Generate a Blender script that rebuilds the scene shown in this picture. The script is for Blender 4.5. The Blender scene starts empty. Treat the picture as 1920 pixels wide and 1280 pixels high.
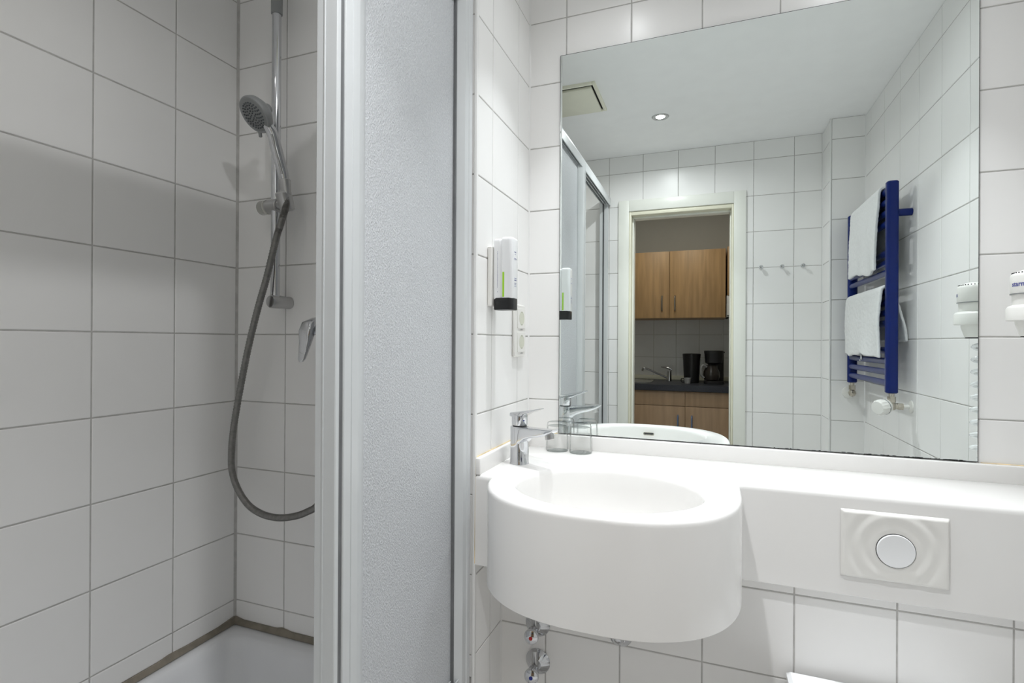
import bpy, bmesh, math, random
from mathutils import Vector, Matrix

random.seed(7)
C = bpy.context.scene.collection
PI = math.pi
F0 = 1.2            # camera eye height above the floor; heights written as e.g. F0-.33 are measured from it

# ------------------------------------------------------------------ camera, world, lights, exposure
sc = bpy.context.scene
cam_d = bpy.data.cameras.new('camera'); cam = bpy.data.objects.new('camera', cam_d); C.objects.link(cam)
yaw, pit, rol = .3594853, .0010223, .0054431
fw = Vector((-math.sin(yaw), math.cos(yaw), 0)); rt = Vector((math.cos(yaw), math.sin(yaw), 0)); up = Vector((0, 0, 1))
fw2 = fw*math.cos(pit) + up*math.sin(pit); up2 = up*math.cos(pit) - fw*math.sin(pit)
rt3 = rt*math.cos(rol) + up2*math.sin(rol); up3 = up2*math.cos(rol) - rt*math.sin(rol)
M = Matrix((rt3, up3, -fw2)).transposed().to_4x4(); M.translation = (.5419, -1.5892, F0)
cam.matrix_world = M
cam_d.sensor_width = 36; cam_d.lens = 979.07/1920*36; cam_d.clip_start = .005
sc.camera = cam
w = bpy.data.worlds.new('world'); sc.world = w; w.use_nodes = True
w.node_tree.nodes['Background'].inputs[0].default_value = (.9, .95, 1, 1); w.node_tree.nodes['Background'].inputs[1].default_value = .02
sc.view_settings.view_transform = 'Standard'; sc.view_settings.look = 'None'
sc.view_settings.gamma = 1; sc.view_settings.use_curve_mapping = False
sc.view_settings.exposure = 0.05
LAMP_W = {'mirror_a': ((1.95, 74), (.48, 150)), 'mirror_b': ((2.15, 74), (.66, 150)), 'door': ((3.4, 84), (4.9, 160)), 'shower': ((.05, 80), (.32, 155))}      # per downlight: (watts, spread) of the beam and of the spill
LAMP_POS = {'mirror_a': (.30, -.29), 'mirror_b': (.90, -.33), 'door': (.314, -1.107), 'shower': (-.33, -1.30)}  # the shower entry is an added, unseen fill lamp
LAMP_COL = {'mirror_a': (.94, .975, 1.0), 'mirror_b': (.94, .975, 1.0), 'door': (.975, .985, 1.0), 'shower': (1.0, .93, .83)}
KITCHEN_FILL_W = 6.5
cy = sc.cycles
cy.use_denoising = True; cy.max_bounces = 14; cy.diffuse_bounces = 8; cy.glossy_bounces = 8; cy.transmission_bounces = 10; cy.transparent_max_bounces = 32
cy.blur_glossy = .8; cy.sample_clamp_indirect = 6

# ------------------------------------------------------------------ materials
MATS = {}
def pm(name, col, rough=.4, metal=0., var=.02, scale=12., bump=0., bscale=200., spec=.5, trans=0., ior=1.45, coat=0., emit=None, rvar=0., stretch=None):
    m = bpy.data.materials.new(name); m.use_nodes = True; nt = m.node_tree; b = nt.nodes['Principled BSDF']
    b.inputs['Roughness'].default_value = rough; b.inputs['Metallic'].default_value = metal
    b.inputs['Specular IOR Level'].default_value = spec; b.inputs['IOR'].default_value = ior
    b.inputs['Transmission Weight'].default_value = trans; b.inputs['Coat Weight'].default_value = coat
    tc = nt.nodes.new('ShaderNodeTexCoord'); mp = nt.nodes.new('ShaderNodeMapping'); nt.links.new(tc.outputs['Object'], mp.inputs[0])
    if stretch: mp.inputs['Scale'].default_value = stretch
    n = nt.nodes.new('ShaderNodeTexNoise'); n.inputs['Scale'].default_value = scale; n.inputs['Detail'].default_value = 4
    nt.links.new(mp.outputs[0], n.inputs['Vector'])
    r = nt.nodes.new('ShaderNodeValToRGB')
    lo = [max(0, c*(1-var)) for c in col]; hi = [min(1, c*(1+var)) for c in col]
    r.color_ramp.elements[0].color = (*lo, 1); r.color_ramp.elements[1].color = (*hi, 1)
    r.color_ramp.elements[0].position = .35; r.color_ramp.elements[1].position = .65
    nt.links.new(n.outputs['Fac'], r.inputs[0]); nt.links.new(r.outputs[0], b.inputs['Base Color'])
    if rvar:
        mr = nt.nodes.new('ShaderNodeMapRange'); mr.inputs['To Min'].default_value = rough*(1-rvar); mr.inputs['To Max'].default_value = rough*(1+rvar)
        nt.links.new(n.outputs['Fac'], mr.inputs[0]); nt.links.new(mr.outputs[0], b.inputs['Roughness'])
    if bump:
        n2 = nt.nodes.new('ShaderNodeTexNoise'); n2.inputs['Scale'].default_value = bscale; n2.inputs['Detail'].default_value = 3
        nt.links.new(mp.outputs[0], n2.inputs['Vector'])
        bp = nt.nodes.new('ShaderNodeBump'); bp.inputs['Strength'].default_value = bump; bp.inputs['Distance'].default_value = .002
        nt.links.new(n2.outputs['Fac'], bp.inputs['Height']); nt.links.new(bp.outputs[0], b.inputs['Normal'])
    if emit:
        b.inputs['Emission Color'].default_value = (*emit[0], 1); b.inputs['Emission Strength'].default_value = emit[1]
    MATS[name] = m
    return m
tile_m = pm('tile_glaze', (.855, .849, .838), .30, var=.012, scale=3, bump=.015, bscale=9, rvar=.2, spec=.4)
grout_m = pm('grout', (.49, .48, .465), .85, var=.10, scale=40, bump=.2, bscale=300)
seal_m = pm('sealant', (.23, .205, .165), .6, var=.15, scale=30)
silicone_m = pm('yellowed_silicone', (.75, .60, .36), .5, var=.25, scale=18)
plaster_m = pm('ceiling_paint', (.92, .92, .92), .8, var=.01, bump=.05, bscale=120)
trim_m = pm('white_plastic', (.80, .80, .79), .3, var=.01)
alu_m = pm('white_lacquered_aluminium', (.60, .62, .63), .28, var=.01)
rubber_m = pm('grey_rubber_seal', (.15, .155, .16), .5, var=.1)
basin_m = pm('mineral_cast', (.80, .79, .775), .16, var=.006, scale=5)
chrome_m = pm('chrome', (.62, .63, .65), .06, 1., var=.02)
dull_chrome_m = pm('satin_chrome', (.52, .52, .52), .28, 1., var=.05)
nickel_m = pm('nickel_brass', (.55, .51, .44), .25, 1., var=.08, scale=60)
grey_plastic_m = pm('grey_plastic', (.28, .29, .29), .4, var=.04)
dark_m = pm('dark_gap', (.01, .01, .011), .6, var=.1)
black_m = pm('black_plastic', (.012, .012, .013), .3, var=.1)
white_pl_m = pm('ivory_plastic', (.80, .79, .76), .35, var=.01)
socket_m = pm('socket_well', (.62, .63, .53), .4, var=.02)
white_gloss_m = pm('white_gloss', (.85, .86, .87), .12, var=.005)
tray_m = pm('tray_enamel', (.74, .75, .77), .15, var=.006)
blue_m = pm('blue_lacquer', (.002, .014, .13), .3, var=.05, spec=.3, coat=.08)
towel_m = pm('terry_cloth', (.82, .83, .83), .95, var=.02, scale=150, bump=.9, bscale=420, spec=.1)
cream_m = pm('cream_plastic', (.82, .81, .68), .45, var=.02)
frame_m = pm('door_frame_lacquer', (.80, .81, .755), .35, var=.01)
jamb_m = pm('door_rebate_lacquer', (.78, .76, .62), .4, var=.015)
green_m = pm('lime_green_print', (.36, .68, .03), .4, var=.03)
blue_print_m = pm('blue_print', (.06, .07, .30), .5, var=.05)
grey_print_m = pm('grey_print', (.30, .30, .42), .5, var=.05)
red_m = pm('red_mark', (.45, .015, .012), .4, var=.03)
bluemark_m = pm('blue_mark', (.01, .025, .25), .4, var=.03)
wood_m = pm('beech_veneer', (.46, .285, .135), .45, var=.14, scale=5, stretch=(7, 7, .55))
wood2_m = pm('beech_veneer_low', (.44, .30, .19), .45, var=.10, scale=5, stretch=(7, 7, .55))
worktop_m = pm('worktop_laminate', (.035, .038, .05), .4, var=.6, scale=260)
kpaint_m = pm('kitchen_paint', (.52, .52, .49), .8, var=.01)
ktile_m = pm('kitchen_tile_glaze', (.80, .80, .80), .2, var=.015)
floor_m = pm('floor_stoneware', (.60, .59, .575), .5, var=.1)
steel_m = pm('steel', (.55, .55, .55), .25, 1., var=.04)
def thin_glass():
    m = bpy.data.materials.new('clear_glass'); m.use_nodes = True; nt = m.node_tree; nt.nodes.remove(nt.nodes['Principled BSDF']); out = nt.nodes['Material Output']
    lw = nt.nodes.new('ShaderNodeLayerWeight'); lw.inputs['Blend'].default_value = .5
    r = nt.nodes.new('ShaderNodeValToRGB'); nt.links.new(lw.outputs['Facing'], r.inputs[0])
    r.color_ramp.elements[0].position = .66; r.color_ramp.elements[0].color = (.998, 1, .999, 1); r.color_ramp.elements[1].position = .98; r.color_ramp.elements[1].color = (.30, .35, .34, 1)
    t = nt.nodes.new('ShaderNodeBsdfTransparent'); nt.links.new(r.outputs[0], t.inputs[0])
    g = nt.nodes.new('ShaderNodeBsdfGlossy'); g.inputs['Roughness'].default_value = .02
    fr = nt.nodes.new('ShaderNodeMapRange'); fr.inputs['From Min'].default_value = .5; fr.inputs['To Min'].default_value = .02; fr.inputs['To Max'].default_value = .6; nt.links.new(lw.outputs['Facing'], fr.inputs[0])
    mx_ = nt.nodes.new('ShaderNodeMixShader'); nt.links.new(fr.outputs[0], mx_.inputs[0]); nt.links.new(t.outputs[0], mx_.inputs[1]); nt.links.new(g.outputs[0], mx_.inputs[2])
    nt.links.new(mx_.outputs[0], out.inputs['Surface']); return m
glass_m = thin_glass()
lampglass_m = pm('lamp_glow', (1, 1, 1), .4, emit=((1, .99, .97), 30))
mirror_m = pm('silvered_glass', (.885, .93, .915), .0, 1., var=.0)
mirror_edge_m = pm('mirror_edge', (.055, .06, .06), .4, var=.3, scale=80)

def frosted():
    m = bpy.data.materials.new('frosted_pane'); m.use_nodes = True; nt = m.node_tree; b = nt.nodes['Principled BSDF']
    b.inputs['Base Color'].default_value = (.74, .76, .79, 1); b.inputs['Roughness'].default_value = .38
    b.inputs['Transmission Weight'].default_value = .35; b.inputs['IOR'].default_value = 1.3
    tc = nt.nodes.new('ShaderNodeTexCoord'); mp = nt.nodes.new('ShaderNodeMapping'); mp.inputs['Scale'].default_value = (1, 1, .45)
    nt.links.new(tc.outputs['Object'], mp.inputs[0])
    v = nt.nodes.new('ShaderNodeTexVoronoi'); v.inputs['Scale'].default_value = 560; nt.links.new(mp.outputs[0], v.inputs['Vector'])
    n = nt.nodes.new('ShaderNodeTexNoise'); n.inputs['Scale'].default_value = 420; n.inputs['Detail'].default_value = 6; nt.links.new(mp.outputs[0], n.inputs['Vector'])
    a = nt.nodes.new('ShaderNodeMath'); a.operation = 'ADD'; nt.links.new(v.outputs['Distance'], a.inputs[0]); nt.links.new(n.outputs['Fac'], a.inputs[1])
    bp = nt.nodes.new('ShaderNodeBump'); bp.inputs['Strength'].default_value = .85; bp.inputs['Distance'].default_value = .0013
    nt.links.new(a.outputs[0], bp.inputs['Height']); nt.links.new(bp.outputs[0], b.inputs['Normal'])
    cr = nt.nodes.new('ShaderNodeValToRGB'); cr.color_ramp.elements[0].position = .38; cr.color_ramp.elements[1].position = .62
    cr.color_ramp.elements[0].color = (.73, .75, .78, 1); cr.color_ramp.elements[1].color = (.88, .90, .92, 1)
    n3 = nt.nodes.new('ShaderNodeTexNoise'); n3.inputs['Scale'].default_value = 360; n3.inputs['Detail'].default_value = 5; n3.inputs['Roughness'].default_value = .7; nt.links.new(mp.outputs[0], n3.inputs['Vector'])
    nt.links.new(n3.outputs['Fac'], cr.inputs[0]); nt.links.new(cr.outputs[0], b.inputs['Base Color'])
    return m
frost_m = frosted()

# ------------------------------------------------------------------ helpers
def wl(o):
    v = Vector((0, 0, 0))
    if o is not None and o.type == 'EMPTY': v = Vector(o.location)
    return v
def obj(name, bm, mat, parent=None, smooth=35, recalc=True):
    if recalc: bmesh.ops.recalc_face_normals(bm, faces=bm.faces[:])
    me = bpy.data.meshes.new(name); bm.to_mesh(me); bm.free()
    for m in (mat if isinstance(mat, (list, tuple)) else [mat]): me.materials.append(m)
    if smooth:
        me.polygons.foreach_set('use_smooth', [True]*len(me.polygons)); me.set_sharp_from_angle(angle=math.radians(smooth))
    o = bpy.data.objects.new(name, me); C.objects.link(o)
    if parent is not None:
        o.parent = parent; o.matrix_parent_inverse = Matrix.Translation(-wl(parent))
    return o
def tag(o, label=None, cat=None, group=None, kind=None):
    if label: o['label'] = label
    if cat: o['category'] = cat
    if group: o['group'] = group
    if kind: o['kind'] = kind
    return o
def thing(name, label, cat, loc, group=None, kind=None):
    o = bpy.data.objects.new(name, None); C.objects.link(o); o.location = loc; o.empty_display_size = .05
    return tag(o, label, cat, group, kind)
def dup(root, loc, label, group=None, rotz=0):
    r = root.copy(); C.objects.link(r); r.location = loc; r['label'] = label; r.rotation_euler = (0, 0, rotz)
    if group: r['group'] = group
    for ch in list(root.children):
        c = ch.copy(); C.objects.link(c); c.parent = r; c.matrix_parent_inverse = ch.matrix_parent_inverse.copy()
        for g in ch.children:
            d = g.copy(); C.objects.link(d); d.parent = c; d.matrix_parent_inverse = g.matrix_parent_inverse.copy()
    return r
def B(): return bmesh.new()
def box(bm, x0, x1, y0, y1, z0, z1, bev=0., seg=2, mat=0):
    x0, x1 = min(x0, x1), max(x0, x1); y0, y1 = min(y0, y1), max(y0, y1); z0, z1 = min(z0, z1), max(z0, z1)
    t = bmesh.new(); bmesh.ops.create_cube(t, size=1)
    bmesh.ops.transform(t, matrix=Matrix.Translation(((x0+x1)/2, (y0+y1)/2, (z0+z1)/2)) @ Matrix.Diagonal((x1-x0, y1-y0, z1-z0, 1)), verts=t.verts)
    if bev: bmesh.ops.bevel(t, geom=t.edges[:], offset=bev, segments=seg, affect='EDGES', profile=.5)
    merge(bm, t, mat); return bm
def merge(bm, t, mat=0, mtx=None):
    if mtx is not None: bmesh.ops.transform(t, matrix=mtx, verts=t.verts)
    vm = {v: bm.verts.new(v.co) for v in t.verts}
    for f in t.faces:
        try: nf = bm.faces.new([vm[v] for v in f.verts]); nf.material_index = mat or f.material_index
        except ValueError: pass
    t.free()
def loft(bm, rings, cap=True, closed=True, mat=0):
    rv = [[bm.verts.new(p) for p in r] for r in rings]
    n = len(rv[0])
    for a, b in zip(rv, rv[1:]):
        for i in range(n if closed else n-1):
            f = bm.faces.new((a[i], a[(i+1) % n], b[(i+1) % n], b[i])); f.material_index = mat
    if cap:
        for r in (rv[0], rv[-1]):
            try: f = bm.faces.new(r); f.material_index = mat
            except ValueError: pass
    return rv
def lathe(bm, prof, mtx=Matrix.Identity(4), seg=28, rad=None, mat=0):
    rings = []
    for r, z in prof:
        rings.append([mtx @ Vector(((r if rad is None else rad(r, z, 2*PI*i/seg))*math.cos(2*PI*i/seg), (r if rad is None else rad(r, z, 2*PI*i/seg))*math.sin(2*PI*i/seg), z)) for i in range(seg)])
    loft(bm, rings, True, mat=mat); return bm
def axis(p, d, roll=0):
    d = Vector(d).normalized(); q = d.to_track_quat('Z', 'Y'); m = q.to_matrix().to_4x4() @ Matrix.Rotation(roll, 4, 'Z'); m.translation = p; return m
def cyl(bm, p0, p1, r0, r1=None, seg=20, ch=0., mat=0):
    p0, p1 = Vector(p0), Vector(p1); L = (p1-p0).length; r1 = r0 if r1 is None else r1
    prof = [(r0, 0), (r1, L)] if not ch else [(r0-ch, 0), (r0, ch), (r1, L-ch), (r1-ch, L)]
    return lathe(bm, prof, axis(p0, p1-p0), seg, mat=mat)
def smooth_path(pts, n=6):
    pts = [Vector(p) for p in pts]; out = []
    P = [pts[0]*2-pts[1]] + pts + [pts[-1]*2-pts[-2]]
    for i in range(1, len(P)-2):
        for k in range(n):
            t = k/n; a, b, c, d = P[i-1], P[i], P[i+1], P[i+2]
            out.append(.5*((2*b) + (c-a)*t + (2*a-5*b+4*c-d)*t*t + (3*b-a-3*c+d)*t**3))
    out.append(pts[-1]); return out
def tube(bm, pts, r, seg=10, mat=0):
    pts = [Vector(p) for p in pts]; rings = []; nrm = None
    for i, p in enumerate(pts):
        d = (pts[min(i+1, len(pts)-1)] - pts[max(i-1, 0)]).normalized()
        if nrm is None: nrm = d.orthogonal().normalized()
        nrm = (nrm - d*nrm.dot(d)).normalized(); b = d.cross(nrm); rr = r[i] if isinstance(r, (list, tuple)) else r
        rings.append([p + (nrm*math.cos(2*PI*k/seg) + b*math.sin(2*PI*k/seg))*rr for k in range(seg)])
    loft(bm, rings, mat=mat); return bm
def rrect(w_, h_, r, n=4):
    out = []
    for cx, cy_, a0 in ((w_/2-r, h_/2-r, 0), (-w_/2+r, h_/2-r, PI/2), (-w_/2+r, -h_/2+r, PI), (w_/2-r, -h_/2+r, 3*PI/2)):
        for k in range(n+1):
            a = a0 + PI/2*k/n; out.append((cx+r*math.cos(a), cy_+r*math.sin(a)))
    return out
def prism(bm, poly, z0, z1, mtx=Matrix.Identity(4), ch=0., mat=0):
    rings = []
    cx = sum(p[0] for p in poly)/len(poly); cy_ = sum(p[1] for p in poly)/len(poly)
    def ins(d): return offset_poly(poly, d) if d else poly
    zs = [(ch, z0), (0, z0+ch), (0, z1-ch), (ch, z1)] if ch else [(0, z0), (0, z1)]
    for d, z in zs: rings.append([mtx @ Vector((x, y, z)) for x, y in ins(d)])
    loft(bm, rings, mat=mat); return bm
def offset_poly(poly, d):                       # inward offset of a counter-clockwise outline
    n = len(poly); out = []
    for i in range(n):
        p0, p, p1 = Vector(poly[i-1]), Vector(poly[i]), Vector(poly[(i+1) % n])
        a, b = (p-p0).normalized(), (p1-p).normalized()
        na, nb = Vector((-a.y, a.x)), Vector((-b.y, b.x)); m = (na+nb)
        if m.length < 1e-6: m = na
        m.normalize(); k = d/max(.35, m.dot(na)); out.append((p.x+m.x*k, p.y+m.y*k))
    return out

# ------------------------------------------------------------------ tiled walls
TM = {}
def tile_mesh(w_, h_, mat, t=.006):
    key = (round(w_, 3), round(h_, 3), mat.name)
    if key in TM: return TM[key]
    bm = B(); x, y = w_/2, h_/2; e = .0013
    rings = [[(sx*(x-i), sy*(y-i), z) for sx, sy in ((-1, -1), (1, -1), (1, 1), (-1, 1))] for i, z in ((0, -t), (0, -e), (e*.4, -e*.3), (e*1.5, 0))]
    loft(bm, [[Vector(p) for p in r] for r in rings])
    bmesh.ops.recalc_face_normals(bm, faces=bm.faces[:])
    me = bpy.data.meshes.new('tile'); bm.to_mesh(me); bm.free(); me.materials.append(mat); TM[key] = me
    return me
def sub_rect(r, h_):
    a0, a1, b0, b1 = r; c0, c1, d0, d1 = h_
    if c0 >= a1 or c1 <= a0 or d0 >= b1 or d1 <= b0: return [r]
    out = []
    if c0 > a0: out.append((a0, c0, b0, b1))
    if c1 < a1: out.append((c1, a1, b0, b1))
    m0, m1 = max(a0, c0), min(a1, c1)
    if d0 > b0: out.append((m0, m1, b0, d0))
    if d1 < b1: out.append((m0, m1, d1, b1))
    return out
def lines(lo, hi, ref, pitch):
    k = math.ceil((lo-ref)/pitch - 1e-6); out = [lo]
    while ref+k*pitch < hi-1e-4:
        v = ref+k*pitch
        if v-lo > .008 and hi-v > .006: out.append(v)
        k += 1
    return out+[hi]
ROW = F0+.0185
def wall(name, label, O, U, N, ulen, z0, z1, uref, holes=(), skip=(), thick=.08, mat=tile_m, urow=.2, gap=.0034, tiled=True, zref=ROW, zpitch=.2, tile_span=None, body=grout_m, kids=None):
    """A wall: a slab whose front is the recessed grout bed and tiles as children. O: corner at z=0, U: along, N: outward."""
    O, U, N = Vector(O), Vector(U), Vector(N)
    rects = [(0, ulen, z0, z1)]
    for h_ in holes: rects = [q for r in rects for q in sub_rect(r, h_)]
    bm = B()
    back = .0014 if tiled else 0.
    for a0, a1, b0, b1 in rects:
        rings = []
        for d in (back, thick): rings.append([O+U*u-N*d+Vector((0, 0, z)) for u, z in ((a0, b0), (a1, b0), (a1, b1), (a0, b1))])
        loft(bm, rings)
    wo = obj(name, bm, body, smooth=0); tag(wo, label, 'wall', None, 'structure')
    if tiled: lay_tiles(wo, O, U, N, *((0, ulen, z0, z1) if tile_span is None else tile_span), uref, holes, skip, mat, urow, gap, zref, zpitch)
    return wo
def lay_tiles(wo, O, U, N, u0, u1, z0, z1, uref, holes=(), skip=(), mat=tile_m, urow=.2, gap=.0034, zref=ROW, zpitch=.2):
    O, U, N = Vector(O), Vector(U), Vector(N)
    us, zs = lines(u0, u1, uref, urow), lines(z0, z1, zref, zpitch)
    V = Vector((0, 0, 1)); W = U.cross(V)
    flip = W.dot(N) < 0
    for a0, a1 in zip(us, us[1:]):
        for b0, b1 in zip(zs, zs[1:]):
            if any(a0 >= s[0]-1e-4 and a1 <= s[1]+1e-4 and b0 >= s[2]-1e-4 and b1 <= s[3]+1e-4 for s in skip): continue
            rs = [(a0, a1, b0, b1)]
            for h_ in holes: rs = [q for r in rs for q in sub_rect(r, h_)]
            for c0, c1, d0, d1 in rs:
                if c1-c0 < .01 or d1-d0 < .01: continue
                o = bpy.data.objects.new('tile', tile_mesh(c1-c0-gap, d1-d0-gap, mat)); C.objects.link(o)
                p = O+U*((c0+c1)/2)+V*((d0+d1)/2)
                X = -U if flip else U
                R = Matrix((X, V, N)).transposed().to_4x4()
                R = R @ Matrix.Rotation(random.uniform(-.0012, .0012), 4, 'X') @ Matrix.Rotation(random.uniform(-.0012, .0012), 4, 'Y')
                R.translation = p; o.matrix_world = R; o.parent = wo

CEIL = F0+1.122
XR, YD, YC, XS, YS = 1.26, -1.605, -1.42, -.793, -.404       # right wall, door wall, column face, shower left and back walls
YL = -.225                                                    # lower pre-wall
LOWTOP = F0-.556
MX0, MX1, MZ0, MZ1 = .104, 1.156, F0-.285, F0+.898            # mirror
X, Y, Z = Vector((1, 0, 0)), Vector((0, 1, 0)), Vector((0, 0, 1))

wall('wall_mirror', 'white tiled wall carrying the large mirror', (0, 0, 0), X, -Y, XR, LOWTOP, CEIL, .122,
     skip=[(MX0-.02, MX1+.01, MZ0-.05, MZ1), (0, XR, 0, F0-.332)])
wall('wall_niche_side', 'narrow white tiled side wall of the vanity niche, with dispenser and sockets', (0, YS+.006, 0), Y, X, -YS-.006, 0, CEIL, .098, skip=[(-1, 1, 0, .2)])
wall('wall_shower_back', 'white tiled back wall of the shower with the shower rail', (XS, YS, 0), X, -Y, -XS-.006, .33, CEIL, .1874, tile_span=(0, -XS-.006, .362, CEIL))
wall('wall_shower_left', 'white tiled long wall along the shower tray', (XS, YD, 0), Y, X, YS-YD, .33, CEIL, .005, tile_span=(0, YS-YD, .362, CEIL))
wall('wall_lower', 'white tiled box wall under the vanity with angle valves', (0, YL, 0), X, -Y, XR, 0, LOWTOP, .131, thick=.2)
DH = (.1-XS, .668-XS, 0, F0+.78)
wall('wall_door', 'white tiled wall with the doorway to the kitchenette', (XS, YD, 0), X, Y, XR-XS, 0, CEIL, -.026-XS, holes=[DH], thick=.115,
     tile_span=(0, 1.107-XS, 0, CEIL), skip=[(0, 2, 0, .2)])
wall('wall_right', 'white tiled side wall behind the blue towel radiator', (XR, YC, 0), Y, -X, -YC, 0, CEIL, -.335-YC)
bm = B(); box(bm, 1.112, XR, YD, YC-.002, 0, CEIL)
col = tag(obj('wall_column', bm, grout_m, smooth=0), 'white tiled pier between the doorway wall and the radiator wall', 'wall', None, 'structure')
lay_tiles(col, (1.11, YC, 0), X, Y, 0.004, XR-1.11, 0, CEIL, -1)
lay_tiles(col, (1.11, YD, 0), Y, -X, 0, YC-YD-.004, 0, CEIL, -1)
bm = B(); box(bm, 1.106, 1.114, YC-.006, YC+.002, 0, CEIL, .002)
obj('edge_trim', bm, trim_m, col)
bm = B(); box(bm, -.0066, .002, YS-.003, YS+.0075, 0, CEIL, .002)
tag(obj('trim_1', bm, trim_m), 'white plastic edge strip on the corner between shower and vanity niche', 'trim', None, 'structure')

bm = B(); box(bm, -.9, 1.36, -1.72, .08, CEIL, CEIL+.08)
ceil = tag(obj('ceiling', bm, plaster_m, smooth=0), 'plain white bathroom ceiling with recessed lamps', 'ceiling', None, 'structure')
bm = B(); box(bm, -.9, 1.36, -1.72, .08, -.08, -.008)
flo = tag(obj('floor', bm, grout_m, smooth=0), 'grey tiled bathroom floor', 'floor', None, 'structure')
for i in range(5):
    for j in range(6):
        if j*.3-1.7 > YL: continue
        o = bpy.data.objects.new('tile', tile_mesh(.296, .296, floor_m)); C.objects.link(o); o.parent = flo
        o.location = (.152+i*.3, -1.45+j*.3, -.0)

for nm_, x, y, sx, sy, z0_, z1_, mm_ in (('wall_shower_left', XS, YS, 1, -1, F0-.83, CEIL, grout_m), ('wall_niche_side', 0, 0, 1, -1, LOWTOP, CEIL, trim_m), ('wall_lower', 0, YL, 1, -1, 0, LOWTOP, trim_m), ('wall_right', XR, YC, -1, 1, 0, CEIL, trim_m), ('wall_right', XR, 0, -1, -1, F0-.33, CEIL, trim_m), ('wall_door', 1.11, YD, -1, 1, 0, CEIL, trim_m)):
    bm = B(); r_ = .006 if x == XS else .0045
    loft(bm, [[Vector((x+sx*a_, y+sy*b_, z)) for a_, b_ in ((0, 0), (r_, 0), (r_*.5, r_*.28), (r_*.28, r_*.5), (0, r_))] for z in (z0_, z1_)]); obj('corner_joint', bm, mm_, bpy.data.objects[nm_])

# doorway
dz = F0+.785; zt = F0+.851
d1 = thing('door_1', 'white lacquered frame of the open doorway to the kitchenette', 'door frame', (.385, YD, 0), kind='structure')
for nm, a, b, c, d in (('frame_post', .031, .0945, 0, zt), ('frame_post', .673, .736, 0, zt), ('frame_head', .0945, .673, dz, zt)):
    bm = B(); box(bm, a, b, YD-.002, YD+.0125, c, d, .003); obj(nm, bm, frame_m, d1)
for nm, a, b, c, d in (('jamb', .0945, .107, 0, dz), ('jamb', .662, .673, 0, dz), ('jamb_head', .107, .662, F0+.762, dz)):
    bm = B(); box(bm, a, b, YD-.125, YD+.004, c, d, .003); obj(nm, bm, jamb_m, d1)
for nm, a, b, c, d in (('door_stop', .107, .116, 0, F0+.762), ('door_stop', .655, .662, 0, F0+.762), ('door_stop_head', .116, .655, F0+.752, F0+.762)):
    bm = B(); box(bm, a, b, YD-.115, YD-.045, c, d, .002); obj(nm, bm, frame_m, d1)

# ------------------------------------------------------------------ kitchenette shell
KB = -3.2
wall('wall_kitchen_back', 'grey painted kitchenette wall with tiled splashback', (-1.0, KB, 0), X, Y, 2.6, 0, 2.45, 1.09, mat=ktile_m, urow=.19, zref=F0+.0716, zpitch=.1967,
     tile_span=(.6, 2.3, F0-.3, F0+.262), body=kpaint_m)
for nm, lb, a, b, c, d, e, f in (('wall_kitchen_left', 'plain kitchenette end wall beside the sink', -1.08, -1.0, KB, -1.725, 0, 2.45), ('wall_kitchen_right', 'plain kitchenette end wall beyond the hood', 1.6, 1.68, KB, -1.725, 0, 2.45)):
    bm = B(); box(bm, a, b, c, d, e, f); tag(obj(nm, bm, kpaint_m, smooth=0), lb, 'wall', None, 'structure')
bm = B()
for r in sub_rect((-1.0, 1.6, 0, 2.45), (.1, .668, 0, F0+.78)): box(bm, r[0], r[1], -1.74, -1.721, r[2], r[3])
tag(obj('wall_kitchen_front', bm, kpaint_m, smooth=0), 'painted kitchenette side of the doorway wall', 'wall', None, 'structure')
bm = B(); box(bm, -1.0, 1.6, KB-.05, -1.73, 2.45, 2.5); tag(obj('ceiling_kitchen', bm, plaster_m, smooth=0), 'white ceiling over the kitchenette', 'ceiling', None, 'structure')
bm = B(); box(bm, -1.0, 1.6, KB-.05, -1.722, -.08, -.001); tag(obj('floor_kitchen', bm, floor_m, smooth=0), 'grey floor of the kitchenette', 'floor', None, 'structure')
kl = bpy.data.lights.new('kitchen_fill', 'AREA'); kl.energy = KITCHEN_FILL_W; kl.shape = 'DISK'; kl.size = .35; kl.color = (1, .93, .83)  # fill light added to brighten the kitchenette, no fitting belongs to it
klo = bpy.data.objects.new('kitchen_fill', kl); C.objects.link(klo); klo.location = (.3, -2.05, 2.42)

# ------------------------------------------------------------------ mirror
mr = thing('mirror', 'large frameless wall mirror above the vanity', 'mirror', ((MX0+MX1)/2, 0, MZ0))
bm = B(); box(bm, MX0, MX1, -.0056, -.001, MZ0, MZ1); obj('backing', bm, mirror_edge_m, mr, smooth=0)
bm = B(); e = .0016
f = bm.faces.new([bm.verts.new(p) for p in ((MX0+e, -.006, MZ0+e), (MX1-e, -.006, MZ0+e), (MX1-e, -.006, MZ1-e), (MX0+e, -.006, MZ1-e))])
t = bmesh.ops.extrude_face_region(bm, geom=[f]); bmesh.ops.translate(bm, vec=(0, .0012, 0), verts=[v for v in t['geom'] if isinstance(v, bmesh.types.BMVert)])
obj('silvered_pane', bm, mirror_m, mr, smooth=0)
bm = B()
for k in range(70):                                            # blackened spots where the silvering has gone along the bottom edge
    x = MX1-.004-abs(random.gauss(0, .22)); 
    if x < MX0+.1: continue
    l = random.uniform(.002, .012); h_ = random.uniform(.0004, .0020)*1
    box(bm, x-l, x, -.00625, -.006, MZ0, MZ0+.001+h_)
obj('edge_corrosion', bm, mirror_edge_m, mr, smooth=0)['kind'] = 'stuff'

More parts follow.
